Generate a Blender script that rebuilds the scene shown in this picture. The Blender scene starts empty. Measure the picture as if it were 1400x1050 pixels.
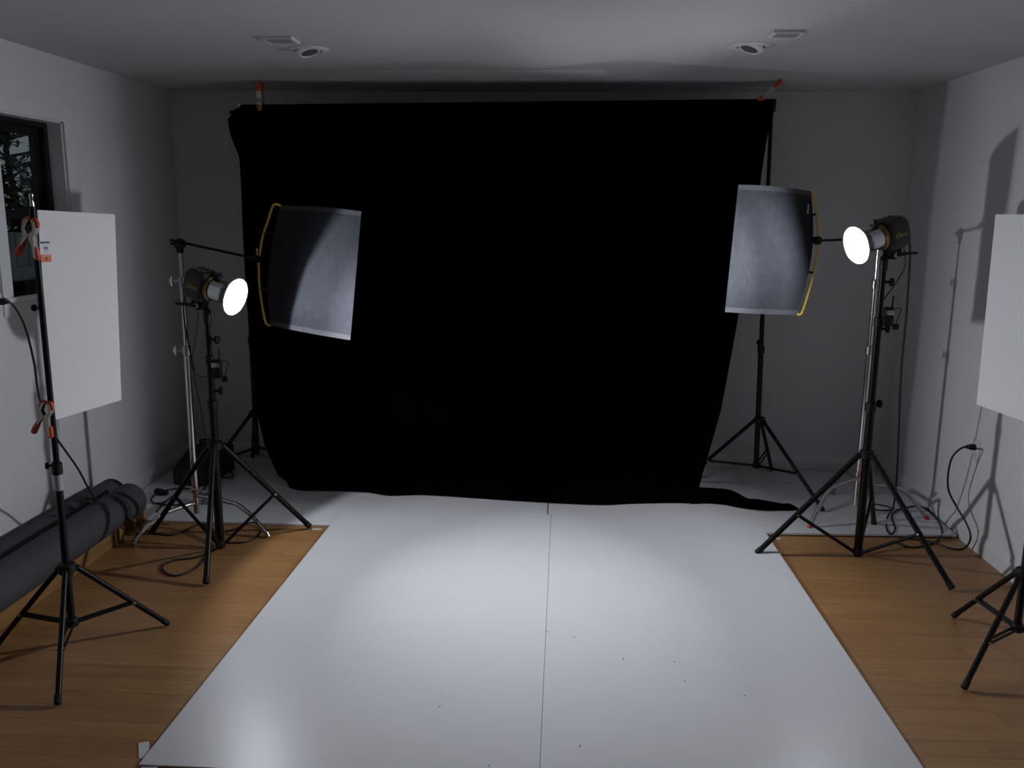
import bpy, bmesh, math, random
from math import sin, cos, pi, radians, sqrt, atan2
from mathutils import Vector, Matrix
import numpy as np

random.seed(7)
SC = bpy.context.scene
COL = SC.collection

# ------------------------------------------------------------------ camera
F_PX, CAM_H = 1194.19, 1.6947
YAW, PITCH, ROLL = 0.0545, 0.1942, 0.0092
_fw = Vector((-sin(YAW)*cos(PITCH), cos(YAW)*cos(PITCH), -sin(PITCH)))
_r0 = Vector((cos(YAW), sin(YAW), 0.0))
_u0 = _r0.cross(_fw)
_r = cos(ROLL)*_r0 + sin(ROLL)*_u0
_u = -sin(ROLL)*_r0 + cos(ROLL)*_u0
CAM = Vector((0, 0, CAM_H))
cd = bpy.data.cameras.new('camera')
cam = bpy.data.objects.new('camera', cd)
COL.objects.link(cam)
cd.sensor_fit = 'HORIZONTAL'; cd.sensor_width = 36.0
cd.lens = F_PX/1400.0*36.0
cd.clip_start = 0.02; cd.clip_end = 200
cam.matrix_world = Matrix(((_r.x, _u.x, -_fw.x, CAM.x), (_r.y, _u.y, -_fw.y, CAM.y), (_r.z, _u.z, -_fw.z, CAM.z), (0, 0, 0, 1)))
SC.camera = cam

# ------------------------------------------------------------------ world: grey dusk sky, and exposure
w = bpy.data.worlds.new('dusk_sky'); SC.world = w; w.use_nodes = True
wn = w.node_tree.nodes; wl = w.node_tree.links
bg = wn.get('Background'); bg.inputs['Color'].default_value = (0.80, 0.90, 1.0, 1); bg.inputs['Strength'].default_value = 0.16
vs = SC.view_settings
vs.view_transform = 'Standard'; vs.look = 'None'; vs.gamma = 1.0; vs.exposure = 0.0; vs.use_curve_mapping = False
LAMP_WATTS = 29.5      # bare bulb of each studio lamp
BEAM_WATTS = 10.0      # light thrown forward by its reflector
LAMP_COLOR = (0.895, 0.932, 1.0)

# pixel of the photograph -> point on a known plane
def ray(x, y): return _fw*F_PX + _r*(x-700) + _u*(525-y)
def fl(x, y, z=0.0):
    d = ray(x, y); return CAM + d*((z-CAM_H)/d.z)
def pY(x, y, Y):
    d = ray(x, y); return CAM + d*(Y/d.y)
def pX(x, y, X):
    d = ray(x, y); return CAM + d*(X/d.x)

XL, XR, YB, YF, H = -2.55, 2.173, 5.777, -2.2, 2.445

# ------------------------------------------------------------------ materials
MATS = {}
def mat(name, col, rough=0.5, metal=0.0, spec=0.5, var=0.0, vscale=8.0, bump=0.0, bscale=60.0, emit=None, estr=0.0, coat=0.0, bdist=.002):
    m = bpy.data.materials.new(name); m.use_nodes = True
    nt = m.node_tree; N = nt.nodes; L = nt.links
    b = N['Principled BSDF']
    b.inputs['Base Color'].default_value = (*col, 1)
    b.inputs['Roughness'].default_value = rough
    b.inputs['Metallic'].default_value = metal
    b.inputs['Specular IOR Level'].default_value = spec
    b.inputs['Coat Weight'].default_value = coat
    tc = N.new('ShaderNodeTexCoord')
    if var > 0:
        n = N.new('ShaderNodeTexNoise'); n.inputs['Scale'].default_value = vscale; n.inputs['Detail'].default_value = 4
        L.new(tc.outputs['Object'], n.inputs['Vector'])
        r = N.new('ShaderNodeValToRGB')
        r.color_ramp.elements[0].position = 0.3; r.color_ramp.elements[1].position = 0.7
        r.color_ramp.elements[0].color = (*[c*(1-var) for c in col], 1)
        r.color_ramp.elements[1].color = (*[min(1, c*(1+var)) for c in col], 1)
        L.new(n.outputs['Fac'], r.inputs['Fac']); L.new(r.outputs['Color'], b.inputs['Base Color'])
    if bump > 0:
        n2 = N.new('ShaderNodeTexNoise'); n2.inputs['Scale'].default_value = bscale; n2.inputs['Detail'].default_value = 3
        L.new(tc.outputs['Object'], n2.inputs['Vector'])
        bp = N.new('ShaderNodeBump'); bp.inputs['Strength'].default_value = bump; bp.inputs['Distance'].default_value = bdist
        L.new(n2.outputs['Fac'], bp.inputs['Height']); L.new(bp.outputs['Normal'], b.inputs['Normal'])
    if emit:
        b.inputs['Emission Color'].default_value = (*emit, 1); b.inputs['Emission Strength'].default_value = estr
    MATS[name] = m
    return m

mat('wall_paint', (0.62, 0.62, 0.635), 0.65, var=0.02, vscale=2.5, bump=0.12, bscale=180)
mat('ceiling_paint', (0.52, 0.52, 0.535), 0.75, var=0.02, vscale=2, bump=0.12, bscale=150)
mat('trim_paint', (0.64, 0.64, 0.655), 0.45)
mat('melamine', (0.66, 0.66, 0.675), 0.34, spec=0.45, var=0.015, vscale=5, bump=0.03, bscale=25)
mat('melamine_edge', (0.45, 0.44, 0.42), 0.6)
mat('foam_board', (0.66, 0.655, 0.66), 0.6, var=0.01, vscale=6)
mat('foam_core', (0.50, 0.44, 0.37), 0.8)
mat('black_cloth', (0.0012, 0.0012, 0.0014), 1.0, spec=0.0)
mat('flag_cloth', (0.025, 0.026, 0.032), 0.85, spec=0.15, var=0.14, vscale=28, bump=0.9, bscale=9, bdist=.008)
mat('flag_hem', (0.048, 0.05, 0.056), 0.8, spec=0.2, var=0.15, vscale=60)
mat('yellow_rod', (0.55, 0.36, 0.045), 0.35, spec=0.6)
mat('black_metal', (0.004, 0.004, 0.0042), 0.38, spec=0.22)
mat('black_plastic', (0.006, 0.006, 0.0065), 0.5, spec=0.3)
mat('black_rubber', (0.012, 0.012, 0.012), 0.7, spec=0.3)
mat('chrome', (0.62, 0.61, 0.60), 0.16, metal=1.0)
mat('dull_steel', (0.42, 0.41, 0.40), 0.32, metal=1.0)
mat('clamp_steel', (0.55, 0.52, 0.48), 0.35, metal=0.75)
mat('orange_vinyl', (0.50, 0.062, 0.017), 0.45, var=0.1, vscale=40)
mat('red_vinyl', (0.45, 0.03, 0.015), 0.45)
mat('lamp_housing', (0.014, 0.014, 0.013), 0.42, spec=0.5, bump=0.2, bscale=300)
mat('brass_ring', (0.20, 0.14, 0.055), 0.42, metal=0.9)
mat('reflector_skin', (0.55, 0.56, 0.60), 0.22, metal=1.0)
mat('reflector_inside', (0.16, 0.16, 0.17), 0.5, spec=0.6)
mat('flash_tube', (0.9, 0.9, 0.95), 0.3, emit=(0.93, 0.95, 1.0), estr=60.0)
mat('logo_yellow', (0.55, 0.38, 0.04), 0.5)
mat('cable_rubber', (0.010, 0.010, 0.010), 0.55, spec=0.4)
mat('grey_paper', (0.060, 0.061, 0.066), 0.8, spec=0.2, var=0.06, vscale=5)
mat('paper_core', (0.30, 0.22, 0.14), 0.9)
mat('outlet_white', (0.62, 0.62, 0.62), 0.4)
mat('outlet_slot', (0.06, 0.06, 0.06), 0.6)
mat('tape_white', (0.66, 0.66, 0.66), 0.6)
mat('navy_print', (0.018, 0.025, 0.09), 0.6)
mat('label_white', (0.62, 0.63, 0.66), 0.5)
mat('grey_label', (0.36, 0.36, 0.37), 0.5)
mat('grey_print', (0.24, 0.24, 0.26), 0.7)
mat('orange_print', (0.72, 0.16, 0.05), 0.6)
mat('purple_print', (0.20, 0.06, 0.09), 0.6)
mat('window_frame', (0.004, 0.004, 0.0045), 0.4)
mat('downlight_dark', (0.10, 0.10, 0.11), 0.35, spec=0.6)
mat('fence_wood', (0.20, 0.225, 0.215), 0.85, var=0.25, vscale=6)
mat('bark', (0.035, 0.032, 0.028), 0.95, var=0.3, vscale=12)
mat('leaf', (0.030, 0.048, 0.022), 0.7, var=0.35, vscale=3)
mat('yard_ground', (0.05, 0.055, 0.035), 1.0, var=0.3, vscale=1.2)
mat('pack_case', (0.007, 0.007, 0.008), 0.5)
mat('grey_plastic_bag', (0.16, 0.16, 0.165), 0.3, var=0.5, vscale=30)

def wood(name, island, c0, c1, axis=0, grain=1.0):
    m = bpy.data.materials.new(name); m.use_nodes = True
    nt = m.node_tree; N = nt.nodes; L = nt.links; b = N['Principled BSDF']
    tc = N.new('ShaderNodeTexCoord')
    if island:
        g = N.new('ShaderNodeNewGeometry'); rnd = g.outputs['Random Per Island']
    else:
        g = N.new('ShaderNodeObjectInfo'); rnd = g.outputs['Random']
    geo = N.new('ShaderNodeNewGeometry')
    mp = N.new('ShaderNodeMapping')
    sc = [22, 22, 22]; sc[axis] = 1.6
    mp.inputs['Scale'].default_value = sc
    L.new(geo.outputs['Position'], mp.inputs['Vector'])
    mul = N.new('ShaderNodeMath'); mul.operation = 'MULTIPLY'; mul.inputs[1].default_value = 37.0
    L.new(rnd, mul.inputs[0])
    cmb = N.new('ShaderNodeCombineXYZ')
    for i in range(3): L.new(mul.outputs[0], cmb.inputs[i])
    L.new(cmb.outputs[0], mp.inputs['Location'])
    n = N.new('ShaderNodeTexNoise'); n.inputs['Scale'].default_value = 1.6; n.inputs['Detail'].default_value = 7; n.inputs['Distortion'].default_value = 0.7
    L.new(mp.outputs[0], n.inputs['Vector'])
    mix = N.new('ShaderNodeMath'); mix.operation = 'MULTIPLY_ADD'
    L.new(rnd, mix.inputs[0]); mix.inputs[1].default_value = 0.28
    sub = N.new('ShaderNodeMath'); sub.operation = 'MULTIPLY_ADD'; sub.inputs[1].default_value = 1.0*grain; sub.inputs[2].default_value = -0.14*grain
    L.new(n.outputs['Fac'], sub.inputs[0]); L.new(sub.outputs[0], mix.inputs[2])
    r = N.new('ShaderNodeValToRGB')
    r.color_ramp.elements[0].color = (*c0, 1); r.color_ramp.elements[1].color = (*c1, 1)
    r.color_ramp.elements[0].position = 0.1; r.color_ramp.elements[1].position = 0.95
    L.new(mix.outputs[0], r.inputs['Fac']); L.new(r.outputs['Color'], b.inputs['Base Color'])
    b.inputs['Roughness'].default_value = 0.38; b.inputs['Specular IOR Level'].default_value = 0.35
    MATS[name] = m
wood('floor_oak', False, (0.245, 0.118, 0.043), (0.42, 0.225, 0.090))
wood('floor_oak_rest', True, (0.245, 0.118, 0.043), (0.42, 0.225, 0.090))
wood('pine', False, (0.19, 0.096, 0.034), (0.34, 0.195, 0.078), axis=1)

def glass():
    m = bpy.data.materials.new('window_glass'); m.use_nodes = True
    nt = m.node_tree; N = nt.nodes; L = nt.links
    N.remove(N['Principled BSDF'])
    t = N.new('ShaderNodeBsdfTransparent'); t.inputs['Color'].default_value = (0.86, 0.89, 0.88, 1)
    g = N.new('ShaderNodeBsdfGlossy'); g.inputs['Roughness'].default_value = 0.02
    fr = N.new('ShaderNodeFresnel')
    ge = N.new('ShaderNodeNewGeometry'); io = N.new('ShaderNodeMath'); io.operation = 'MULTIPLY_ADD'      # same air-glass reflection on both faces of the thin pane
    io.inputs[1].default_value = 1/1.45-1.45; io.inputs[2].default_value = 1.45
    L.new(ge.outputs['Backfacing'], io.inputs[0]); L.new(io.outputs[0], fr.inputs['IOR'])
    mx = N.new('ShaderNodeMixShader')
    L.new(fr.outputs[0], mx.inputs[0]); L.new(t.outputs[0], mx.inputs[1]); L.new(g.outputs[0], mx.inputs[2])
    L.new(mx.outputs[0], N['Material Output'].inputs['Surface'])
    MATS['window_glass'] = m
glass()

# ------------------------------------------------------------------ mesh helpers
def tagit(o, label=None, cat=None, group=None, kind=None):
    if label: o['label'] = label
    if cat: o['category'] = cat
    if group: o['group'] = group
    if kind: o['kind'] = kind
    return o
def thing(name, loc, label, cat, group=None):
    o = bpy.data.objects.new(name, None); COL.objects.link(o); o.location = loc
    o.empty_display_size = 0.05
    return tagit(o, label, cat, group)
def origin_of(p):
    v = Vector((0, 0, 0))
    while p is not None:
        v += p.location; p = p.parent
    return v
def frame_of(d, up=Vector((0, 0, 1))):
    d = d.normalized()
    if abs(d.dot(up)) > 0.98: up = Vector((0, 1, 0))
    s = d.cross(up).normalized(); u = s.cross(d)
    return s, u
def smooth(pts, n=6):
    P = [Vector(p) for p in pts]; out = []
    Q = [2*P[0]-P[1]] + P + [2*P[-1]-P[-2]]
    for i in range(1, len(Q)-2):
        a, b, c, d = Q[i-1:i+3]
        for k in range(n):
            t = k/n
            out.append(0.5*((2*b)+(c-a)*t+(2*a-5*b+4*c-d)*t*t+(3*b-a-3*c+d)*t**3))
    out.append(P[-1]); return out
class MB:
    def __init__(s): s.v = []; s.f = []; s.sm = []
    def add(s, vs, fs, smooth=True):
        o = len(s.v); s.v += [Vector(q) for q in vs]
        s.f += [tuple(i+o for i in f) for f in fs]; s.sm += [smooth]*len(fs)
        return s
    def box(s, a, b, M=None):
        x0, y0, z0 = a; x1, y1, z1 = b
        vs = [Vector(q) for q in ((x0,y0,z0),(x1,y0,z0),(x1,y1,z0),(x0,y1,z0),(x0,y0,z1),(x1,y0,z1),(x1,y1,z1),(x0,y1,z1))]
        if M: vs = [M @ q for q in vs]
        return s.add(vs, [(0,3,2,1),(4,5,6,7),(0,1,5,4),(1,2,6,5),(2,3,7,6),(3,0,4,7)], False)
    def rbox(s, a, b, c, M=None):          # box with chamfered edges
        bm = bmesh.new(); bmesh.ops.create_cube(bm, size=1.0)
        A = Vector(a); B = Vector(b)
        for q in bm.verts: q.co = Vector([(A[i]+B[i])/2 + q.co[i]*(B[i]-A[i]) for i in range(3)])
        bmesh.ops.bevel(bm, geom=bm.edges[:], offset=c, segments=2, affect='EDGES', profile=0.5)
        bm.verts.index_update()
        vs = [(M @ q.co) if M else q.co.copy() for q in bm.verts]
        fs = [tuple(q.index for q in f.verts) for f in bm.faces]
        bm.free(); return s.add(vs, fs, True)
    def path(s, pts, r, seg=10, caps=True, closed=False):
        pts = [Vector(p) for p in pts]; n = len(pts)
        rs = r if isinstance(r, (list, tuple)) else [r]*n
        vs = []; up = None
        for i in range(n):
            if closed: t = pts[(i+1) % n]-pts[i-1]
            else: t = (pts[min(i+1, n-1)]-pts[max(i-1, 0)])
            t.normalize()
            if up is None: a, up = frame_of(t)
            a = t.cross(up).normalized(); up = a.cross(t)
            for k in range(seg):
                an = 2*pi*k/seg; vs.append(pts[i]+(a*cos(an)+up*sin(an))*rs[i])
        fs = []
        m = n if closed else n-1
        for i in range(m):
            j = (i+1) % n
            for k in range(seg):
                k2 = (k+1) % seg
                fs.append((i*seg+k, j*seg+k, j*seg+k2, i*seg+k2))
        if caps and not closed:
            fs.append(tuple(reversed(range(seg)))[::-1]); fs.append(tuple((n-1)*seg+k for k in reversed(range(seg))))
        return s.add(vs, fs)
    def tube(s, a, b, r, r2=None, seg=14):
        return s.path([a, b], [r, r if r2 is None else r2], seg)
    def lathe(s, prof, o, d, seg=32, closed=False, up=Vector((0, 0, 1))):   # prof: (along d, radius)
        o = Vector(o); d = Vector(d).normalized(); a, u = frame_of(d, up)
        vs = []; fs = []
        for (h, r) in prof:
            for k in range(seg):
                an = 2*pi*k/seg; vs.append(o + d*h + (a*cos(an)+u*sin(an))*max(r, 1e-4))
        n = len(prof)
        for i in range(n if closed else n-1):
            j = (i+1) % n
            for k in range(seg):
                k2 = (k+1) % seg; fs.append((i*seg+k, i*seg+k2, j*seg+k2, j*seg+k))
        if not closed:
            fs.append(tuple(reversed(range(seg)))); fs.append(tuple((n-1)*seg+k for k in range(seg)))
        return s.add(vs, fs)
    def prism(s, poly, M, t):               # polygon in local xy, thickness t about z
        n = len(poly)
        vs = [M @ Vector((x, y, -t/2)) for x, y in poly]+[M @ Vector((x, y, t/2)) for x, y in poly]
        fs = [tuple(reversed(range(n))), tuple(range(n, 2*n))]+[(i, (i+1) % n, n+(i+1) % n, n+i) for i in range(n)]
        return s.add(vs, fs, False)
    def build(s, name, material, parent=None, label=None, cat=None, group=None, kind=None, angle=35, own_origin=False):
        me = bpy.data.meshes.new(name)
        off = origin_of(parent)
        loc = Vector((0, 0, 0))
        if own_origin:
            mn = Vector([min(q[i] for q in s.v) for i in range(3)]); mx = Vector([max(q[i] for q in s.v) for i in range(3)])
            loc = Vector(((mn.x+mx.x)/2, (mn.y+mx.y)/2, mn.z)) - off
        me.from_pydata([q-off-loc for q in s.v], [], s.f)
        me.polygons.foreach_set('use_smooth', s.sm)
        bm = bmesh.new(); bm.from_mesh(me); bmesh.ops.recalc_face_normals(bm, faces=bm.faces); bm.to_mesh(me); bm.free()
        me.set_sharp_from_angle(angle=radians(angle))
        me.materials.append(MATS[material])
        o = bpy.data.objects.new(name, me); COL.objects.link(o); o.parent = parent; o.location = loc
        return tagit(o, label, cat, group, kind)
def single(mb, name, material, label, cat, group=None, kind=None):
    return mb.build(name, material, None, label, cat, group, kind, own_origin=True)
def struct(mb, name, material):
    return mb.build(name, material, None, kind='structure')

# ------------------------------------------------------------------ room shell
# window opening in the left wall
WY0, WY1, WZ0, WZ1 = 3.925, 4.475, 1.285, 2.125
TW = 0.15
ceil_o = struct(MB().box((XL-TW, YF-TW, H), (XR+TW, YB+TW, H+0.12)), 'ceiling', 'ceiling_paint')
struct(MB().box((XL-TW, YB, -0.06), (XR+TW, YB+TW, H)), 'wall_back', 'wall_paint')
struct(MB().box((XL-TW, YF-TW, -0.06), (XR+TW, YF, H)), 'wall_front', 'wall_paint')
struct(MB().box((XR, YF, -0.06), (XR+TW, YB, H)), 'wall_right', 'wall_paint')
wl_ = MB()
wl_.box((XL-TW, YF, -0.06), (XL, WY0, H)); wl_.box((XL-TW, WY1, -0.06), (XL, YB, H))
wl_.box((XL-TW, WY0, -0.06), (XL, WY1, WZ0)); wl_.box((XL-TW, WY0, WZ1), (XL, WY1, H))
struct(wl_, 'wall_left', 'wall_paint')

floor = struct(MB().box((XL-TW, YF-TW, -0.10), (XR+TW, YB+TW, -0.012)), 'floor', 'melamine_edge')
# oak strips: the ones in view are parts, the rest one joined part
PW = 0.092
plank_mesh = {}
def plank_piece(length):
    if length in plank_mesh: return plank_mesh[length]
    bm = bmesh.new(); bmesh.ops.create_cube(bm, size=1.0)
    for q in bm.verts: q.co = Vector((q.co.x*(length-0.0003), q.co.y*(PW-0.0004), q.co.z*0.012-0.006))
    top = [e for e in bm.edges if all(v.co.z > -0.003 for v in e.verts)]
    bmesh.ops.bevel(bm, geom=top, offset=0.0004, segments=1, affect='EDGES')
    me = bpy.data.meshes.new('plank'); bm.to_mesh(me); bm.free(); me.materials.append(MATS['floor_oak'])
    plank_mesh[length] = me; return me
rest = MB(); y = YF; row = 0; npl = 0
while y + PW < YB:
    x = XL + 0.004; rng = random.Random(row*13+5)
    first = True
    while x < XR-0.006:
        L = rng.choice((0.42, 0.50, 0.58, 0.66, 0.74)) if not first else rng.choice((0.20, 0.32, 0.44, 0.56, 0.68))
        first = False
        if x+L > XR-0.005: L = XR-0.005-x
        cx = x+L/2; cy = y+PW/2
        inview = 2.2 < cy < 4.5 and ((-2.31 < cx+L/2 and cx-L/2 < -1.12-(4.45-cy)*0.02) or (cx+L/2 > 1.10)) and npl < 300
        if inview:
            o = bpy.data.objects.new('plank', plank_piece(round(L, 4))); COL.objects.link(o)
            o.location = (cx, cy, 0); o.parent = floor; npl += 1
        else:
            rest.box((x+.0003, y+.0003, -0.0119), (x+L-.0003, y+PW-.0004, 0.0))
        x += L
    y += PW; row += 1
if npl: pass
rest.build('plank_remainder', 'floor_oak_rest', floor, kind='stuff')

def baseboard(name, a, b, n):               # a->b along the wall, n = into the room
    a = Vector(a); b = Vector(b); n = Vector(n)
    prof = [(0, 0), (0.016, 0), (0.016, 0.066), (0.012, 0.070), (0.012, 0.086), (0.006, 0.096), (0.004, 0.104), (0, 0.106)]
    vs = [a+n*p+Vector((0, 0, z)) for p, z in prof]+[b+n*p+Vector((0, 0, z)) for p, z in prof]
    k = len(prof)
    fs = [tuple(range(k)), tuple(range(2*k-1, k-1, -1))]+[(i, (i+1) % k, k+(i+1) % k, k+i) for i in range(k)]
    m = MB(); m.add(vs, fs, False); return struct(m, name, 'trim_paint')
baseboard('baseboard_left', (XL, YF, 0), (XL, YB, 0), (1, 0, 0))
baseboard('baseboard_right', (XR, YF, 0), (XR, YB, 0), (-1, 0, 0))
baseboard('baseboard_back', (XL+.02, YB, 0), (XR-.02, YB, 0), (0, -1, 0))
baseboard('baseboard_front', (XL+.02, YF, 0), (XR-.02, YF, 0), (0, 1, 0))

# ---- window
win = thing('window_1', (XL-0.05, (WY0+WY1)/2, WZ0), 'white cased double-hung window with black sashes', 'window')
del win['category']; del win['label']; win['kind'] = 'structure'
CW = 0.075
c = MB()
for (a, b) in (((WY0-CW, WZ0-0.0), (WY0, WZ1+CW)), ((WY1, WZ0-0.0), (WY1+CW, WZ1+CW)), ((WY0, WZ1), (WY1, WZ1+CW))):
    c.box((XL, a[0], a[1]), (XL+0.014, b[0], b[1]))
c.build('casing', 'trim_paint', win)
c = MB()
c.box((XL-0.072, WY0, WZ0-0.0), (XL, WY0+0.008, WZ1)); c.box((XL-0.072, WY1-0.008, WZ0), (XL, WY1, WZ1))
c.box((XL-0.072, WY0, WZ1-0.008), (XL, WY1, WZ1))
c.build('jamb', 'trim_paint', win)
c = MB(); c.rbox((XL-0.072, WY0-CW-0.01, WZ0-0.022), (XL+0.032, WY1+CW+0.01, WZ0), 0.004)
c.box((XL, WY0-CW, WZ0-0.085), (XL+0.012, WY1+CW, WZ0-0.022)); c.build('sill', 'trim_paint', win)
ya, yb, za, zb = WY0+0.008, WY1-0.008, WZ0+0.0, WZ1-0.008
zm = 1.665
def ringbox(m, x0, x1, y0, y1, z0, z1, t0, t1, tz0, tz1):
    m.box((x0, y0, z0), (x1, y0+t0, z1)); m.box((x0, y1-t1, z0), (x1, y1, z1))
    m.box((x0, y0+t0, z0), (x1, y1-t1, z0+tz0)); m.box((x0, y0+t0, z1-tz1), (x1, y1-t1, z1))
c = MB(); ringbox(c, XL-0.14, XL-0.072, ya, yb, za, zb, 0.02, 0.03, 0.02, 0.025); c.build('outer_frame', 'window_frame', win)
for nm, x0, x1, z0, z1 in (('upper_sash', XL-0.130, XL-0.105, zm-0.02, zb-0.025), ('lower_sash', XL-0.102, XL-0.077, za+0.02, zm+0.02)):
    c = MB(); ringbox(c, x0, x1, ya+0.02, yb-0.03, z0, z1, 0.03, 0.045, 0.04, 0.04)
    so = c.build(nm, 'window_frame', win)
    c = MB(); c.box(((x0+x1)/2-0.002, ya+0.05, z0+0.04), ((x0+x1)/2+0.002, yb-0.075, z1-0.04)); c.build('pane', 'window_glass', so)

# ---- yard beyond the window: ground, board fence, trees
yard = MB(); yard.box((-16, -2, -0.5), (XL-TW-0.02, 26, -0.30)); struct(yard, 'ground', 'yard_ground')
FX = -4.3
fence = thing('board_fence', (FX, 7.0, -0.3), 'weathered grey board fence standing outside the window', 'fence')
yy = 5.2; k = 0
while yy < 9.6:
    wd = 0.138+0.01*random.random()
    c = MB(); c.rbox((FX-0.011, yy, -0.29), (FX+0.011, yy+wd, 1.50+0.015*random.random()), 0.003); c.build('board', 'fence_wood', fence)
    yy += wd+0.012
for z in (0.1, 1.14):
    c = MB(); c.box((FX+0.011, 5.2, z), (FX+0.055, 9.6, z+0.09)); c.build('rail', 'fence_wood', fence)
for yq in (5.25, 7.05, 8.2, 9.5):
    c = MB(); c.box((FX+0.055, yq, -0.3), (FX+0.145, yq+0.09, 1.45)); c.build('post', 'fence_wood', fence)

def tree(x, y, h, cr, cz, nleaf, label, seed):
    rng = random.Random(seed)
    t = thing('yard_tree', (x, y, -0.3), label, 'tree', 'trees behind the fence')
    m = MB(); base = Vector((x, y, -0.3))
    pts = [base+Vector((rng.uniform(-.05, .05)*i, rng.uniform(-.05, .05)*i, h*i/6)) for i in range(7)]
    m.path(smooth(pts, 3), [0.075-0.055*i/18 for i in range(19)], 8); m.build('trunk', 'bark', t)
    for i in range(14):
        m = MB()
        f = rng.uniform(0.45, 0.95); p0 = base+Vector((0, 0, h*f)); a = rng.uniform(0, 2*pi); l = cr*rng.uniform(.5, .95)
        m.path([p0, p0+Vector((cos(a)*l*.5, sin(a)*l*.5, .12*l)), p0+Vector((cos(a)*l, sin(a)*l, .1*l))], [.03, .02, .008], 5); m.build('branch', 'bark', t)
    m = MB(); vs = []; fs = []
    clusters = [base+Vector((rng.gauss(0, cr*.5), rng.gauss(0, cr*.5), cz+rng.gauss(0, h*.24))) for _ in range(30)]
    for i in range(nleaf):
        c0 = rng.choice(clusters); p = c0+Vector((rng.gauss(0, .14), rng.gauss(0, .14), rng.gauss(0, .10)))
        if p.z < 0.2 or p.x > -4.5: continue
        d = Vector((rng.gauss(0, 1), rng.gauss(0, 1), rng.gauss(-.3, .6))).normalized(); s, u = frame_of(d)
        l = rng.uniform(.05, .09); b = len(vs)
        vs += [p-d*l, p+s*l*.45+u*.01, p+d*l, p-s*l*.45+u*.01]; fs += [(b, b+1, b+2), (b, b+2, b+3)]
    m.add(vs, fs, True); m.build('foliage', 'leaf', t, kind='stuff')
tree(-6.1, 9.35, 5.2, 1.1, 2.35, 4400, 'dark leafy tree with a straight trunk seen through the upper sash', 3)
tree(-9.6, 15.2, 6.0, 1.7, 2.6, 4000, 'broad dark tree farther back behind the board fence', 11)

# ------------------------------------------------------------------ ceiling fittings
def ceiling_vent(cx, cy, hx, hy, label):
    t = thing('ceiling_vent', (cx, cy, H-0.012), label, 'vent', 'ceiling vents')
    m = MB(); z0 = H-0.012
    for a, b in (((-hx, -hy), (hx, -hy+.014)), ((-hx, hy-.014), (hx, hy)), ((-hx, -hy+.014), (-hx+.014, hy-.014)), ((hx-.014, -hy+.014), (hx, hy-.014))):
        m.box((cx+a[0], cy+a[1], z0), (cx+b[0], cy+b[1], H-0.0005))
    m.build('frame', 'trim_paint', t)
    m = MB(); m.box((cx-hx+.014, cy-hy+.014, H-.003), (cx+hx-.014, cy+hy-.014, H-.0005)); m.build('backing', 'downlight_dark', t)
    n = 6
    for i in range(n):
        yq = cy-hy+.02+(2*hy-.04)*i/(n-1)
        M = Matrix.Translation((cx, yq, H-.0085)) @ Matrix.Rotation(radians(28), 4, 'X')
        m = MB(); m.box((-hx+.014, -.007, -.001), (hx-.014, .007, .001), M); m.build('slat', 'trim_paint', t)
ceiling_vent(-1.272, 4.06, 0.07, 0.07, 'square white ceiling vent beside the dark-centred downlight over the left lamp')
ceiling_vent(0.925, 3.945, 0.065, 0.065, 'square white ceiling vent beside the pale downlight over the right lamp')
def downlight(cx, cy, tiltx, label):
    t = thing('eyeball_downlight', (cx, cy, H-0.03), label, 'downlight', 'recessed ceiling lights')
    m = MB(); m.lathe([(0, .097), (.004, .095), (.010, .070), (.006, .066), (.0, .066)], (cx, cy, H-.0005), (0, 0, -1), 40); m.build('trim_ring', 'trim_paint', t)
    d = Vector((tiltx, -.15, -1)).normalized()
    m = MB(); m.lathe([(-.004, .064), (.006, .060), (.013, .048), (.0145, .044), (.010, .040)], (cx, cy, H-.006), d, 32); m.build('eyeball', 'trim_paint', t)
    m = MB(); m.lathe([(.0, .043), (.0105, .041), (.0125, .02), (.0125, .005)], (cx, cy, H-.006), d, 28); m.build('bulb_face', 'downlight_dark', t)
downlight(-1.215, 4.31, 0.35, 'round white eyeball downlight with dark bulb, unlit, above the left lamp')
downlight(0.835, 4.23, -0.35, 'round white eyeball downlight, unlit, above the right lamp')
hatch = thing('ceiling_hatch', (-0.42, 5.02, H-0.006), 'flat white ceiling access panel in front of the backdrop top', 'hatch')
m = MB(); m.rbox((-1.09, 4.90, H-.006), (0.22, 5.24, H-.0004), .0015); m.build('panel', 'ceiling_paint', hatch)

# ------------------------------------------------------------------ floor sheets
def sheet(name, quad, thick, label, group):
    vs = [Vector(p)-Vector((0, 0, thick)) for p in quad]+[Vector(p) for p in quad]
    bm = bmesh.new(); vv = [bm.verts.new(p) for p in vs]
    for f in ((0, 1, 2, 3)[::-1], (4, 5, 6, 7), (0, 1, 5, 4), (1, 2, 6, 5), (2, 3, 7, 6), (3, 0, 4, 7)): bm.faces.new([vv[i] for i in f])
    bmesh.ops.recalc_face_normals(bm, faces=bm.faces)
    bmesh.ops.bevel(bm, geom=bm.edges[:], offset=0.0012, segments=1, affect='EDGES')
    bm.verts.index_update()
    m = MB(); m.add([v.co.copy() for v in bm.verts], [tuple(v.index for v in f.verts) for f in bm.faces], False); bm.free()
    return single(m, name, 'melamine', label, 'floor panel', group)
ZB = 0.014          # top of the rear panels
ZF = 0.0205         # rear edge of the front panels, which lie on the rear ones
G = 'glossy white floor panels'
bl = fl(466, 699, ZF); bs = fl(753.5, 703.5, ZF); br = fl(1034, 708.5, ZF)
nl = fl(189, 1045, 0.0075); nr_dir = (fl(1262, 1049, .008)-br)
ns = bs+(fl(738, 1049, .008)-bs)*1.0; ns = bs+(ns-bs)*((nl.y-bs.y)/(ns.y-bs.y)); ns.z = .0075
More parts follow.
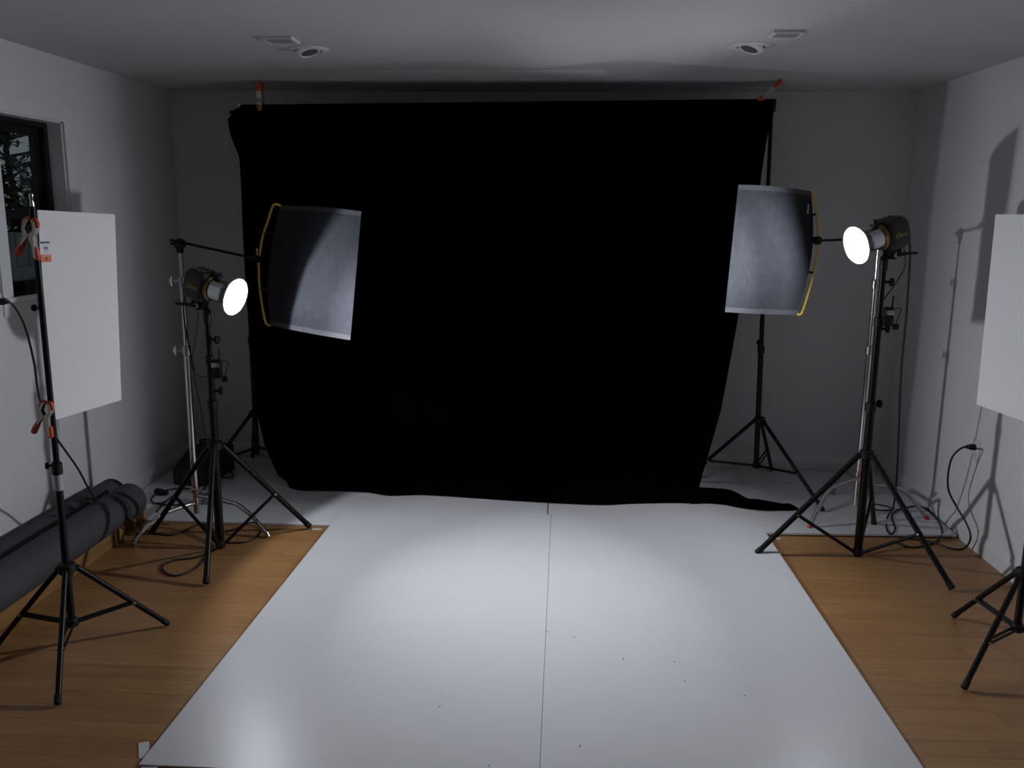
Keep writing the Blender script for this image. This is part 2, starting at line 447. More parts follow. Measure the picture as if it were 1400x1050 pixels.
nr = br+nr_dir*((nl.y-br.y)/nr_dir.y); nr.z = .0075
g = Vector((0.0007, 0, 0))
sheet('floor_panel', [nl, ns-g, bs-g, bl], .0062, 'glossy white floor panel on the window side of the centre seam', G)
sheet('floor_panel', [ns+g, nr, br, bs+g], .0062, 'glossy white floor panel on the outlet side of the centre seam', G)
sheet('floor_panel', [(XL+.025, 4.455, ZB), (-0.052, 4.475, ZB), (-0.052, YB-.05, ZB), (XL+.025, YB-.05, ZB)], .0125, 'glossy white rear panel under the power pack and backdrop', G)
sheet('floor_panel', [(-0.046, 4.475, ZB), (XR-.03, 4.56, ZB+.008), (XR-.03, YB-.05, ZB), (-0.046, YB-.05, ZB)], .0125, 'glossy white rear panel under the red-footed chrome stand', G)
def tape(px, ang, l, wd, label, z=0.0):
    c0 = fl(*px, z); M = Matrix.Translation((c0.x, c0.y, z)) @ Matrix.Rotation(ang, 4, 'Z')
    m = MB(); n = 5; vs = []; fs = []
    for i in range(n+1):
        t = i/n; xx = -l/2+l*t; zz = 0.0012+0.004*max(0, t-.6)
        for yy2 in (-wd/2, wd/2):
            vs += [M @ Vector((xx, yy2, zz)), M @ Vector((xx, yy2, zz+.0008))]
    for i in range(n):
        a = i*4; b = a+4
        fs += [(a, b, b+2, a+2), (a+1, a+3, b+3, b+1), (a, a+1, b+1, b), (a+2, b+2, b+3, a+3)]
    fs += [(0, 2, 3, 1), (n*4, n*4+1, n*4+3, n*4+2)]
    m.add(vs, fs, False); single(m, 'tape_strip', 'tape_white', label, 'tape', 'tape at the floor panels')
tape((197, 1026), radians(117), .085, .032, 'short white tape strip beside the near corner of the front panel')
tape((203, 1053), radians(10), .05, .03, 'short white tape strip at the near end of the front panel')
tape((1060, 737), radians(2), .06, .018, 'thin white tape strip where front and rear panels meet by the tripod')
tape((433, 724), radians(2), .05, .018, 'thin white tape strip where front and rear panels meet by the wood floor')

# ------------------------------------------------------------------ stands
def leg_tripod(name, label, cat, group, cx, cy, feet, zc, zb, sections, lr=0.0105, bt=0.6, knobs=(), fz=0.0, spig=True, double=True, colr=0.027, ks=1.0, tag=None, lean=0.0):
    t = thing(name, (cx, cy, fz), label, cat, group)
    C = Vector((cx, cy, 0))
    names = ['lower_pole', 'middle_pole', 'upper_pole', 'top_pole']
    for i, (z0, z1, r) in enumerate(sections):
        m = MB(); m.tube(C+Vector((lean*z0, 0, z0)), C+Vector((lean*z1, 0, z1)), r, seg=16); m.build(names[i], 'black_metal', t)
        if i:
            m = MB(); m.lathe([(-.03, sections[i-1][2]+.001), (-.028, sections[i-1][2]+.005), (.012, sections[i-1][2]+.005), (.016, r+.002)], C+Vector((lean*z0, 0, z0)), (lean, 0, 1), 18)
            m.build('locking_collar', 'black_plastic', t)
    for (z, a) in knobs:
        d = Vector((cos(a), sin(a), 0)); r = 0.016; p = C+Vector((lean*z, 0, z))
        m = MB(); m.lathe([(r-.008, .008*ks), (r+.018*ks, .007*ks), (r+.02*ks, .019*ks), (r+.026*ks, .021*ks), (r+.034*ks, .019*ks), (r+.037*ks, .01*ks)], p, d, 12); m.build('knob', 'black_plastic', t)
    if tag:
        m = MB(); m.lathe([(-.03, sections[0][2]+.0003), (-.03, sections[0][2]+.0009), (.03, sections[0][2]+.0009), (.03, sections[0][2]+.0003)], C+Vector((0, 0, tag)), (0, 0, 1), 20); m.build('pole_label', 'grey_label', t)
    m = MB(); m.lathe([(-.022, colr), (-.018, colr+.004), (.016, colr+.004), (.022, colr-.005)], C+Vector((0, 0, zc)), (0, 0, 1), 18); m.build('leg_collar', 'black_plastic', t)
    m = MB(); m.lathe([(-.016, .018), (-.012, .024), (.012, .024), (.018, .019)], C+Vector((0, 0, zb+.012)), (0, 0, 1), 16); m.build('brace_hub', 'black_plastic', t)
    for (fx, fy) in feet:
        d = Vector((fx-cx, fy-cy, 0)); d.normalize(); s = Vector((-d.y, d.x, 0))
        top = C+d*(colr+.004)+Vector((0, 0, zc-.004)); ft = Vector((fx, fy, fz+lr*.9))
        m = MB(); m.tube(top, ft+(top-ft).normalized()*.03, lr, seg=12)
        m.tube(top-s*.014, top+s*.014, .009, seg=10)
        lg = m.build('leg', 'black_metal', t)
        m = MB(); m.path([ft+(top-ft).normalized()*.035, ft+(top-ft).normalized()*.004, ft], [lr+.0018, lr+.0022, lr*.8], 12); m.build('rubber_foot', 'black_rubber', lg)
        q = top+(ft-top)*bt; h0 = C+d*.022+Vector((0, 0, zb+.012))
        m = MB()
        offs = (-.0095, .0095) if double else (0,)
        for o in offs: m.tube(h0+s*o, q+s*o, .0055 if double else .0088, seg=8)
        br_ = m.build('brace', 'black_metal', t)
        m = MB(); m.tube(q-s*.015, q+s*.015, .0055, seg=10); m.build('rivet', 'dull_steel', br_)
    if spig:
        z = sections[-1][1]
        m = MB(); m.lathe([(-.005, .0075), (.012, .008), (.014, .0062), (.024, .0062), (.027, .008), (.040, .008), (.043, .0055)], C+Vector((lean*z, 0, z)), (lean, 0, 1), 16); m.build('spigot', 'chrome', t)
    return t

def ring_feet(cx, cy, a0, r): return [(cx+r*cos(a0+2*pi*i/3), cy+r*sin(a0+2*pi*i/3)) for i in range(3)]
# board stands
LSX, LSY = -1.840, 3.0
leg_tripod('light_stand', 'black tripod stand holding the white board by the paper rolls', 'light stand', 'black tripod stands', LSX, LSY,
           [(-1.592, 3.271), (-1.708, 2.657), (-2.185, 3.06)], .365, .13, [(.13, .78, .0140), (.76, 1.70, .0108)], knobs=[(.765, pi+.3), (1.345, pi-.2)], ks=.62, tag=.70)
RSX, RSY = 1.782, 3.227
leg_tripod('light_stand', 'black tripod stand holding the white board near the wall outlet', 'light stand', 'black tripod stands', RSX, RSY,
           [(1.712-.0, 3.592), (1.491, 2.99), (2.128, 3.10)], .365, .13, [(.13, .78, .0140), (.76, 1.73, .0108)], knobs=[(.765, .3), (1.345, .2)], ks=.62, tag=.70)
# lamp stands
f1, f2, f3 = fl(208, 730), fl(282, 802), fl(424, 723)
leg_tripod('light_stand', 'black tripod stand carrying the lit lamp beside the power pack', 'light stand', 'black tripod stands', -1.702, 4.115,
           [(f1.x, f1.y), (f2.x, f2.y), (f3.x, f3.y)], .545, .012, [(.006, .78, .0195), (.76, 1.0, .0165), (.98, 1.185, .0135)], lr=.0138, bt=.58, double=False, knobs=[(.82, .2), (1.075, -.1)], colr=.03, spig=False)
f1, f2, f3 = fl(1034, 757, .012), fl(1302, 809), fl(1195, 717, .014)
f1.z = 0
leg_tripod('light_stand', 'black tripod stand carrying the lit lamp beside the red-footed stand', 'light stand', 'black tripod stands', 1.530, 4.272,
           [(f1.x, f1.y), (f2.x, f2.y), (f3.x, f3.y)], .535, .012, [(.006, .80, .0205), (.78, 1.22, .0175), (1.20, 1.47, .0138)], lr=.0138, bt=.60, double=False, knobs=[(.79, .15), (1.16, -.1), (1.385, -.1)], colr=.031, spig=False, fz=0.0)
# backdrop stands
bR = (1.236, 5.30); bL = (-1.92, 5.30)
leg_tripod('backdrop_stand', 'black backdrop stand standing clear of the cloth by the wall outlet', 'backdrop stand', 'backdrop stands', bR[0], bR[1],
           [(1.535, 4.885), (1.43, 5.70), (0.745, 5.27)], .455, .155, [(.155, .92, .0165), (.90, 1.55, .014), (1.53, 2.30, .0115)], lr=.0115, bt=.6, fz=ZB, knobs=[(.93, pi/2), (1.56, pi/2)], colr=.03, lean=-.021)
leg_tripod('backdrop_stand', 'black backdrop stand half hidden behind the cloth edge', 'backdrop stand', 'backdrop stands', bL[0], bL[1],
           [(-2.185, 4.935), (-1.462, 5.26), (-2.10, 5.71)], .43, .19, [(.16, .92, .0165), (.90, 1.55, .014), (1.53, 2.27, .0115)], lr=.0115, bt=.62, fz=ZB, colr=.03)
# crossbar
m = MB(); m.tube((bL[0]-.06, 5.30, 2.262), (bR[0]-.025, 5.30, 2.322), .0125, seg=14)
cb = thing('crossbar', (-.35, 5.3, 2.27), 'black horizontal pole carrying the top of the black cloth', 'crossbar')
m.build('tube', 'black_metal', cb)
for x, z in ((bL[0], 2.263), (bR[0]-.049, 2.322)):
    m = MB(); m.rbox((x-.022, 5.278, z-.05), (x+.022, 5.322, z+.022), .006); m.build('end_bracket', 'black_plastic', cb)
    m = MB(); m.lathe([(.02, .006), (.035, .006), (.036, .014), (.044, .014)], (x, 5.30, z-.02), (0, 1, 0), 10); m.build('bracket_knob', 'black_plastic', cb)

# ------------------------------------------------------------------ black cloth
left = [(331,143),(318,155),(311,163),(315,185),(327,215),(330,260),(331,300),(336,400),(343,480),(350,560),(362,610),(380,650)]
right = [(1057,135),(1057,143),(1057,150),(1052,172),(1047,200),(1041,240),(1035,290),(1017,390),(1003,470),(986,560),(972,610),(960,650)]
Ys = [5.262,5.262,5.262,5.26,5.255,5.25,5.245,5.23,5.215,5.19,5.17,5.135]
botpx = [(396,667),(410,670.5),(470,671),(505,673),(530,677.5),(575,676),(620,678.5),(700,684),(760,687.5),(800,689.5),(830,690),(865,688),(920,687),(951,688)]
NU = 56
def lerp_list(P, t):
    f_ = t*(len(P)-1); i = min(int(f_), len(P)-2); a = f_-i
    return tuple(P[i][k]*(1-a)+P[i+1][k]*a for k in range(2))
def lerp_x(P, t):
    xs = [p[0] for p in P]; x = xs[0]+(xs[-1]-xs[0])*t
    return x, float(np.interp(x, xs, [p[1] for p in P]))
rows = []
L2 = [lerp_list(left, i/33) for i in range(34)]; R2 = [lerp_list(right, i/33) for i in range(34)]
YY = [float(np.interp(i/33*11, range(12), Ys)) for i in range(34)]
# fold over the bar at the back
rows.append([pY(L2[0][0]+(R2[0][0]-L2[0][0])*k/NU, L2[0][1]+(R2[0][1]-L2[0][1])*k/NU+26, 5.33) for k in range(NU+1)])
top0 = []
for k in range(NU+1):
    p = pY(L2[0][0]+(R2[0][0]-L2[0][0])*k/NU, L2[0][1]+(R2[0][1]-L2[0][1])*k/NU, 5.285); top0.append(p)
rows.append(top0)
for i in range(1, 34):
    rw = []; v = i/33
    for k in range(NU+1):
        t = k/NU; x = L2[i][0]*(1-t)+R2[i][0]*t; yv = L2[i][1]*(1-t)+R2[i][1]*t
        if i < 3: yv -= 1.5*sin(pi*t)
        edge = min(t, 1-t)
        rip = (0.018*sin(t*41+1.3*sin(v*3))+0.010*sin(t*87+v*2.0))*min(1, v*2.2)*min(1, edge*12)
        rw.append(pY(x, yv, YY[i]+rip))
    rows.append(rw)
pre = []; lastr = []
for k in range(NU+1):
    t = k/NU; x, yv = lerp_x(botpx, t); p = fl(x, yv, ZB+.006); q = rows[-1][k]
    mid = q*.35+p*.65; mid.z = max(ZB+.03, mid.z*.55)+.012*sin(t*60); mid.y += .02; pre.append(mid); lastr.append(p)
rows += [pre, lastr]
m = MB(); vs = [p for rw in rows for p in rw]; n1 = NU+1
m.add(vs, [(i*n1+k, i*n1+k+1, (i+1)*n1+k+1, (i+1)*n1+k) for i in range(len(rows)-1) for k in range(NU)])
# trailing hem on the floor
tp = [(950,666),(975,667),(1000,670),(1022,681),(1035,682),(1052,685),(1068,688),(1080,688.5),(1091,694)]
bt_ = [(945,689),(965,688),(990,690),(1010,694),(1030,696.5),(1050,698),(1068,698.5),(1082,698.5),(1091,697.5)]
tp2 = smooth([(*p, 0) for p in tp], 4); bt2 = smooth([(*p, 0) for p in bt_], 4)
grid = []
for a, b in zip(tp2, bt2):
    colv = []
    for j in range(7):
        s_ = j/6; h_ = sin(pi*s_)**.7*(.022+.010*sin(a.x*.11))
        zz = ZB+.004+h_*min(1, (1093-a.x)/40)
        colv.append(fl(a.x*(1-s_)+b.x*s_, a.y*(1-s_)+b.y*s_, zz))
    grid.append(colv)
m.add([p for c_ in grid for p in c_], [(i*7+j, (i+1)*7+j, (i+1)*7+j+1, i*7+j+1) for i in range(len(grid)-1) for j in range(6)])
cl = single(m, 'backdrop_cloth', 'black_cloth', 'huge black cloth backdrop hanging from the crossbar to the floor', 'backdrop')

# ------------------------------------------------------------------ spring clamps
def clamp(origin, xdir, ydir, scale, label, group='orange-tipped spring clamps'):
    # local: y towards the jaws, x across the two arms, z = pivot axis; height about 1.0 unit
    x = Vector(xdir).normalized(); y_ = Vector(ydir).normalized(); z = x.cross(y_).normalized(); y_ = z.cross(x)
    o = Vector(origin)
    M = Matrix(((x.x*scale, y_.x*scale, z.x*scale, o.x), (x.y*scale, y_.y*scale, z.y*scale, o.y), (x.z*scale, y_.z*scale, z.z*scale, o.z), (0, 0, 0, 1)))
    t = thing('spring_clamp', o, label, 'clamp', group)
    for s in (-1, 1):
        # channel arm: outer strip + two side plates
        m = MB()
        pl = [(s*.30, -.60), (s*.21, -.26), (s*.155, .0), (s*.215, .17), (s*.155, .40), (s*.065, .47)]
        inn = [(s*.22, -.58), (s*.135, -.25), (s*.02, -.06), (s*.02, .05), (s*.12, .16), (s*.075, .36), (s*.03, .44)]
        poly = pl+inn[::-1]
        if s < 0: poly = poly[::-1]
        for zz in (-.085, .085): m.prism(poly, M @ Matrix.Translation((0, 0, zz+s*.012)), .014)
        for a, b in zip(pl[:-1], pl[1:]):
            d = Vector((b[0]-a[0], b[1]-a[1], 0)); nrm = Vector((d.y, -d.x, 0)).normalized()*.014*(1 if s > 0 else -1)
            A = Vector((*a, 0)); B = Vector((*b, 0))
            q = [A-nrm, A, B, B-nrm]
            m.add([M @ (v_+Vector((0, 0, zz))) for zz in (-.09, .09) for v_ in q], [(0, 3, 2, 1), (4, 5, 6, 7), (0, 1, 5, 4), (1, 2, 6, 5), (2, 3, 7, 6), (3, 0, 4, 7)], False)
        arm = m.build('arm', 'clamp_steel', t)
        m = MB()
        hp = [Vector((s*.19, -.29, 0)), Vector((s*.225, -.42, 0)), Vector((s*.275, -.60, 0)), Vector((s*.285, -.645, 0))]
        m.path([M @ p for p in hp], [.088*scale, .098*scale, .10*scale, .07*scale], 12); m.build('handle_sleeve', 'orange_vinyl', arm)
        m = MB()
        jp = [Vector((s*.20, .25, 0)), Vector((s*.175, .36, 0)), Vector((s*.10, .46, 0)), Vector((s*.045, .485, 0))]
        m.path([M @ p for p in jp], [.062*scale, .085*scale, .082*scale, .05*scale], 12); m.build('jaw_tip', 'orange_vinyl', arm)
    m = MB(); m.tube(M @ Vector((0, 0, -.115)), M @ Vector((0, 0, .115)), .035*scale, seg=12); m.build('pivot', 'dull_steel', t)
    m = MB()
    sp = [M @ Vector((.075*cos(a), -.03+.075*sin(a), -.05+.1*a/(6*pi))) for a in [i*pi/8 for i in range(48)]]
    m.path(sp, .011*scale, 6); m.path([sp[0], M @ Vector((-.16, -.24, -.05))], .011*scale, 6); m.path([sp[-1], M @ Vector((.16, -.24, .05))], .011*scale, 6)
    m.build('spring', 'chrome', t)
    return t

# ------------------------------------------------------------------ foam boards
def board(cn_t, cn_b, cf_t, cf_b, nrm, thick, label):
    n = Vector(nrm).normalized()*thick
    t = thing('foam_board', (cn_b+cf_b)/2, label, 'foam board', 'white foam boards on stands')
    m = MB(); q = [cn_b, cf_b, cf_t, cn_t]
    vs = q+[p-n for p in q]
    m.add(vs, [(0, 1, 2, 3)], False); m.add(vs, [(7, 6, 5, 4)], False)
    m.build('paper_face', 'foam_board', t)
    m = MB(); e = Vector(nrm).normalized()*.0004
    vs = [p-e for p in q]+[p-n+e for p in q]
    m.add(vs, [(0, 4, 5, 1), (1, 5, 6, 2), (2, 6, 7, 3), (3, 7, 4, 0)], False); m.build('foam_edge', 'foam_core', t)
    return t
nt_, nb_ = pY(51, 287, 3.0), pY(73, 575, 3.0)
ft_, fb_ = pY(157, 293, 3.4), pY(166, 547, 3.4)
dirL = (ft_-nt_); nL = dirL.cross(((nt_-nb_)+(ft_-fb_))/2).normalized()
if nL.x < 0: nL = -nL
def on_board(px):
    d = ray(*px); return CAM+d*((nt_-CAM).dot(nL)/d.dot(nL))
nb_ = on_board((73, 575)); fb_ = on_board((166, 547))
bd = board(nt_, nb_, ft_, fb_, nL, .006, 'white foam board with price label clamped beside the window')
# label on it
ex = Vector((-nL.y, nL.x, 0)).normalized(); ez = nL.cross(ex)
if ez.z < 0: ez = -ez
def decal(a, b, name, mt, off):
    p0 = on_board(a); p1 = on_board(b); dx = (p1-p0).dot(ex); dz = (p1-p0).dot(ez); o = p0+nL*off
    m = MB(); q = [o, o+ex*dx, o+ex*dx+ez*dz, o+ez*dz]
    m.add(q+[v_-nL*.0005 for v_ in q], [(0, 1, 2, 3), (7, 6, 5, 4), (0, 4, 5, 1), (1, 5, 6, 2), (2, 6, 7, 3), (3, 7, 4, 0)], False)
    return m.build(name, mt, bd)
decal((54.6, 347), (67, 330), 'price_label', 'label_white', .0009)
decal((54.4, 333), (67.4, 330), 'label_band', 'navy_print', .0013)
for i in range(6):
    decal((59.6+i*.95, 341.5), (60.1+i*.95+.2*(i % 2), 337), 'label_print', 'grey_print', .0013)
for i in range(2):
    decal((60, 344+i*1.6), (65.2-i, 343.3+i*1.6), 'label_print', 'grey_print', .0013)
decal((57, 358.8), (69.6, 347.6), 'sticker', 'orange_print', .0012)
decal((58.6, 350.3), (68.3, 349.2), 'sticker_print', 'label_white', .0016)
decal((61.2, 355.0), (62.4, 351.2), 'sticker_print', 'purple_print', .0016)
decal((62.4, 356.8), (63.6, 353.4), 'sticker_print', 'purple_print', .0016)
decal((63.6, 355.0), (64.8, 351.2), 'sticker_print', 'purple_print', .0016)

rf_t, rf_b = pY(1361, 293, 3.58), pY(1335, 553, 3.58)
rn_b = Vector((1.770, 3.175, rf_b.z-.004)); rn_t = Vector((1.772, 3.175, rf_t.z))
dirR = rf_t-rn_t; nR = Vector((-dirR.y, dirR.x, 0)).normalized()
board(rn_t, rn_b, rf_t, rf_b, nR, .006, 'blank white foam board held beside the wall outlet')

vr = Vector((1, .05, 0))
# image-plane axes at the left board stand
def pix_axes(px, Y, d=10):
    o = pY(*px, Y); return o, pY(px[0]+d, px[1], Y)-o, pY(px[0], px[1]-d, Y)-o
o_, ax, ay = pix_axes((40.5, 322), 2.985)
clamp(o_, ax-ay*.22, ay+ax*.22, .123, 'orange-tipped spring clamp at the top of the labelled board')
o_, ax, ay = pix_axes((61.5, 569), 2.985)
clamp(o_, ax-ay*.26, ay+ax*.26, .115, 'orange-tipped spring clamp at the lower edge of the labelled board')
o_, ax, ay = pix_axes((356, 135), 5.285)
clamp(o_, Vector((.05, 1, 0)), Vector((0, 0, -1)), .142, 'orange-tipped spring clamp upright on the crossbar by the folded cloth corner')
o_, ax, ay = pix_axes((1050, 127), 5.285)
clamp(o_, Vector((.12, 1, 0)), Vector((-.75, 0, -.66)), .142, 'orange-tipped spring clamp tilted on the crossbar end by the bracket')

# ------------------------------------------------------------------ studio lamps
def text_mesh(body, size, M, parent, material, name):
    cu = bpy.data.curves.new(name, 'FONT'); cu.body = body; cu.size = size; cu.extrude = 0.0004; cu.align_x = 'CENTER'; cu.align_y = 'CENTER'
    o = bpy.data.objects.new('tmp_text', cu); COL.objects.link(o)
    dg = bpy.context.evaluated_depsgraph_get(); me = bpy.data.meshes.new_from_object(o.evaluated_get(dg))
    bpy.data.objects.remove(o)
    me.transform(M); off = origin_of(parent); me.transform(Matrix.Translation(-off))
    me.materials.clear(); me.materials.append(MATS[material])
    o = bpy.data.objects.new(name, me); COL.objects.link(o); o.parent = parent
    return o
def studio_light(front, axis, pole_top, side_sign, label, cable_side, bulb):
    a = Vector(axis).normalized(); s, u = frame_of(a); fr = Vector(front)
    t = thing('studio_light', Vector(pole_top), label, 'studio light', 'lit studio lamps')
    # housing: rounded-square loft
    m = MB(); vs = []; fs = []; seg = 40
    def ring(h, hw, hh, e=4.5):
        for k in range(seg):
            an = 2*pi*k/seg; c_, s_ = cos(an), sin(an)
            rr = (abs(c_)**e+abs(s_)**e)**(-1/e)
            vs.append(fr+a*h+s*(c_*rr*hw)+u*(s_*rr*hh))
    secs = [(-.256, .046, .050), (-.254, .056, .060), (-.245, .063, .068), (-.225, .066, .072), (-.165, .069, .075), (-.150, .067, .073), (-.142, .060, .066)]
    for q in secs: ring(*q)
    for i in range(len(secs)-1):
        for k in range(seg): fs.append((i*seg+k, i*seg+(k+1) % seg, (i+1)*seg+(k+1) % seg, (i+1)*seg+k))
    fs.append(tuple(reversed(range(seg)))); fs.append(tuple((len(secs)-1)*seg+k for k in range(seg)))
    m.add(vs, fs); hs = m.build('housing', 'lamp_housing', t)
    # cooling ribs on top and handle-less back plate
    for i in range(3):
        m = MB(); h = -.232+i*.026
        M = Matrix(((a.x, s.x, u.x, fr.x), (a.y, s.y, u.y, fr.y), (a.z, s.z, u.z, fr.z), (0, 0, 0, 1)))
        m.rbox((h, -.045, .070), (h+.010, .045, .0765), .002, M); m.build('rib', 'lamp_housing', hs)
    M = Matrix(((a.x, s.x, u.x, fr.x), (a.y, s.y, u.y, fr.y), (a.z, s.z, u.z, fr.z), (0, 0, 0, 1)))
    m = MB(); m.lathe([(-.142, .060), (-.137, .064), (-.128, .063), (-.124, .058), (-.124, .053)], fr, a, 36); m.build('front_ring', 'brass_ring', t)
    # speedring catches + knobs on top
    m = MB(); m.rbox((-.142, -.018, .056), (-.098, .018, .070), .003, M); m.build('umbrella_holder', 'black_plastic', t)
    for hh, ss in ((-.130, .012), (-.105, -.004)):
        m = MB(); m.lathe([(0, .004), (.010, .004), (.011, .008), (.018, .008)], M @ Vector((hh, ss, .068)), u, 10); m.build('knob', 'black_plastic', t)
    # reflector, hollow bell
    rf = [(-.122, .052), (-.070, .053), (-.052, .057), (-.036, .066), (-.018, .078), (-.002, .0905), (.001, .0915), (.001, .0885), (-.004, .0875), (-.020, .075), (-.037, .063), (-.054, .054), (-.070, .050), (-.122, .049)]
    m = MB(); m.lathe(rf[:7], fr, a, 44)
    m.f = m.f[:-2]; m.sm = m.sm[:-2]
    rfo = m.build('reflector', 'reflector_skin', t)
    m = MB(); m.lathe(rf[6:13]+[(-.078, .046), (-.078, .001)], fr, a, 44)
    m.f = [f_ for f_ in m.f if len(f_) == 4]; m.sm = m.sm[:len(m.f)]
    m.build('reflector_lining', 'reflector_inside', t)
    m = MB(); m.path([fr-a*.001+(s*cos(q)+u*sin(q))*.0925 for q in [2*pi*i/44 for i in range(44)]], .0032, 8, closed=True); m.build('rim', 'dull_steel', rfo)
    m = MB(); tor = [fr-a*.060+(s*cos(q)+u*sin(q))*.036 for q in [2*pi*i/28 for i in range(28)]]
    m.path(tor, .0045, 8, closed=True); m.build('flash_tube', 'flash_tube', t)
    # the lamp itself
    ld = bpy.data.lights.new('lamp_bulb', 'POINT'); ld.energy = LAMP_WATTS; ld.color = LAMP_COLOR; ld.shadow_soft_size = bulb[0]
    lo = bpy.data.objects.new('lamp_bulb', ld); COL.objects.link(lo); lo.parent = t; lo.location = fr-a*.034+s*bulb[1]+u*bulb[2]-Vector(pole_top)
    ad = bpy.data.lights.new('reflector_beam', 'AREA'); ad.shape = 'DISK'; ad.size = .125; ad.energy = BEAM_WATTS; ad.color = LAMP_COLOR; ad.spread = radians(94)
    ao = bpy.data.objects.new('reflector_beam', ad); COL.objects.link(ao); ao.parent = t; ao.location = fr-a*.026-Vector(pole_top)
    ao.rotation_euler = (-a).to_track_quat('Z', 'Y').to_euler()
    # tilting bracket between housing and pole
    bot = fr+a*(-.19)-u*.079; pt = Vector(pole_top)
    m = MB(); m.rbox((-.222, -.022, -.098), (-.150, .022, -.071), .004, M); m.build('mount_block', 'black_plastic', t)
    sw = fr+a*(-.180)-u*.100
    m = MB(); m.lathe([(-.026, .017), (-.024, .021), (.024, .021), (.026, .017)], sw, s, 18); m.build('tilt_joint', 'black_plastic', t)
    m = MB(); m.tube(pt-Vector((0, 0, .03)), pt+Vector((0, 0, .035)), .0185, seg=16); m.path([pt+Vector((0, 0, .03)), (pt+Vector((0, 0, .06)))*.5+sw*.5, sw], .014, 10); m.build('socket', 'black_plastic', t)
    m = MB(); hd = sw+s*side_sign*.03
    m.path([hd, hd-a*.05-u*.006+s*side_sign*.01, hd-a*.105-u*.020+s*side_sign*.012], [.010, .0085, .0065], 10); m.build('tilt_handle', 'black_plastic', t)
    m = MB(); m.lathe([(0, .012), (.008, .012), (.010, .008)], sw+s*side_sign*.026, s*side_sign, 14); m.build('joint_cap', 'dull_steel', t)
    # maker's name on the side facing the room
    sd = cable_side
    org = fr+a*(-.196)+s*(sd*.0690)-u*.0
    xx = (-a if sd > 0 else a); xx = (a if (s*sd).cross(Vector((0, 0, 1))).dot(a) < 0 else -a)
    nn = s*sd; up = nn.cross(xx)
    T = Matrix(((xx.x, up.x, nn.x, org.x), (xx.y, up.y, nn.y, org.y), (xx.z, up.z, nn.z, org.z), (0, 0, 0, 1)))
    text_mesh('Ultra', .030, T @ Matrix.Translation((0, -.006, .0002)), t, 'logo_yellow', 'lettering')
    return t, fr, a, s, u
def axis_of(az, el): return (cos(radians(az))*cos(radians(el)), sin(radians(az))*cos(radians(el)), sin(radians(el)))
axL = axis_of(-15, -15.5); axR = axis_of(180+19, -16.5)
fL = pY(322, 406, 4.05); fR = pY(1170.5, 335.5, 4.2)
def side_to_cam(front, axis):
    a = Vector(axis).normalized(); s, u = frame_of(a); return 1 if s.dot(CAM-Vector(front)) > 0 else -1
lampL = studio_light(fL, axL, (-1.702, 4.115, 1.185), side_to_cam(fL, axL), 'lit black studio lamp with bell reflector beside the chrome stand and power pack', side_to_cam(fL, axL), (.006, .047, .033))
lampR = studio_light(fR, axR, (1.530, 4.272, 1.47), side_to_cam(fR, axR), 'lit black studio lamp with yellow lettering and cord on its back', side_to_cam(fR, axR), (.030, -.030, .026))

# radio receivers clipped to the lamp stands
def receiver(p, label, sgn):
    p = Vector(p); t = thing('radio_receiver', p, label, 'receiver', 'radio receivers on lamp stands')
    m = MB(); m.rbox(p+Vector((-.022, -.015, -.045)), p+Vector((.022, .015, .045)), .004); m.build('case', 'black_plastic', t)
    m = MB(); m.tube(p+Vector((sgn*.014, 0, .045)), p+Vector((sgn*.016, 0, .10)), .005, seg=8); m.build('antenna', 'black_rubber', t)
    m = MB(); m.rbox(p+Vector((sgn*.024, -.010, -.062)), p+Vector((sgn*.052, .010, -.035)), .003); m.build('plug', 'black_plastic', t)
    m = MB(); m.path(smooth([p+Vector((sgn*.038, 0, -.036)), p+Vector((sgn*.05, .0, .005)), p+Vector((sgn*.056, 0, .038)), p+Vector((sgn*.02, 0, .038))], 5), .0022, 6); m.build('lead', 'cable_rubber', t)
    m = MB(); m.rbox(p+Vector((-.020, -.0165, .008)), p+Vector((.020, -.0148, .030)), .0005); m.build('screen', 'dull_steel', t)
q = pY(1209, 432, 4.25); receiver((q.x+.012, 4.232, q.z), 'small black radio receiver with antenna on the stand of the lettered lamp', 1)
q = pY(299, 503, 4.10); receiver((q.x, 4.076, q.z), 'small black radio receiver with antenna on the stand by the power pack', 1)

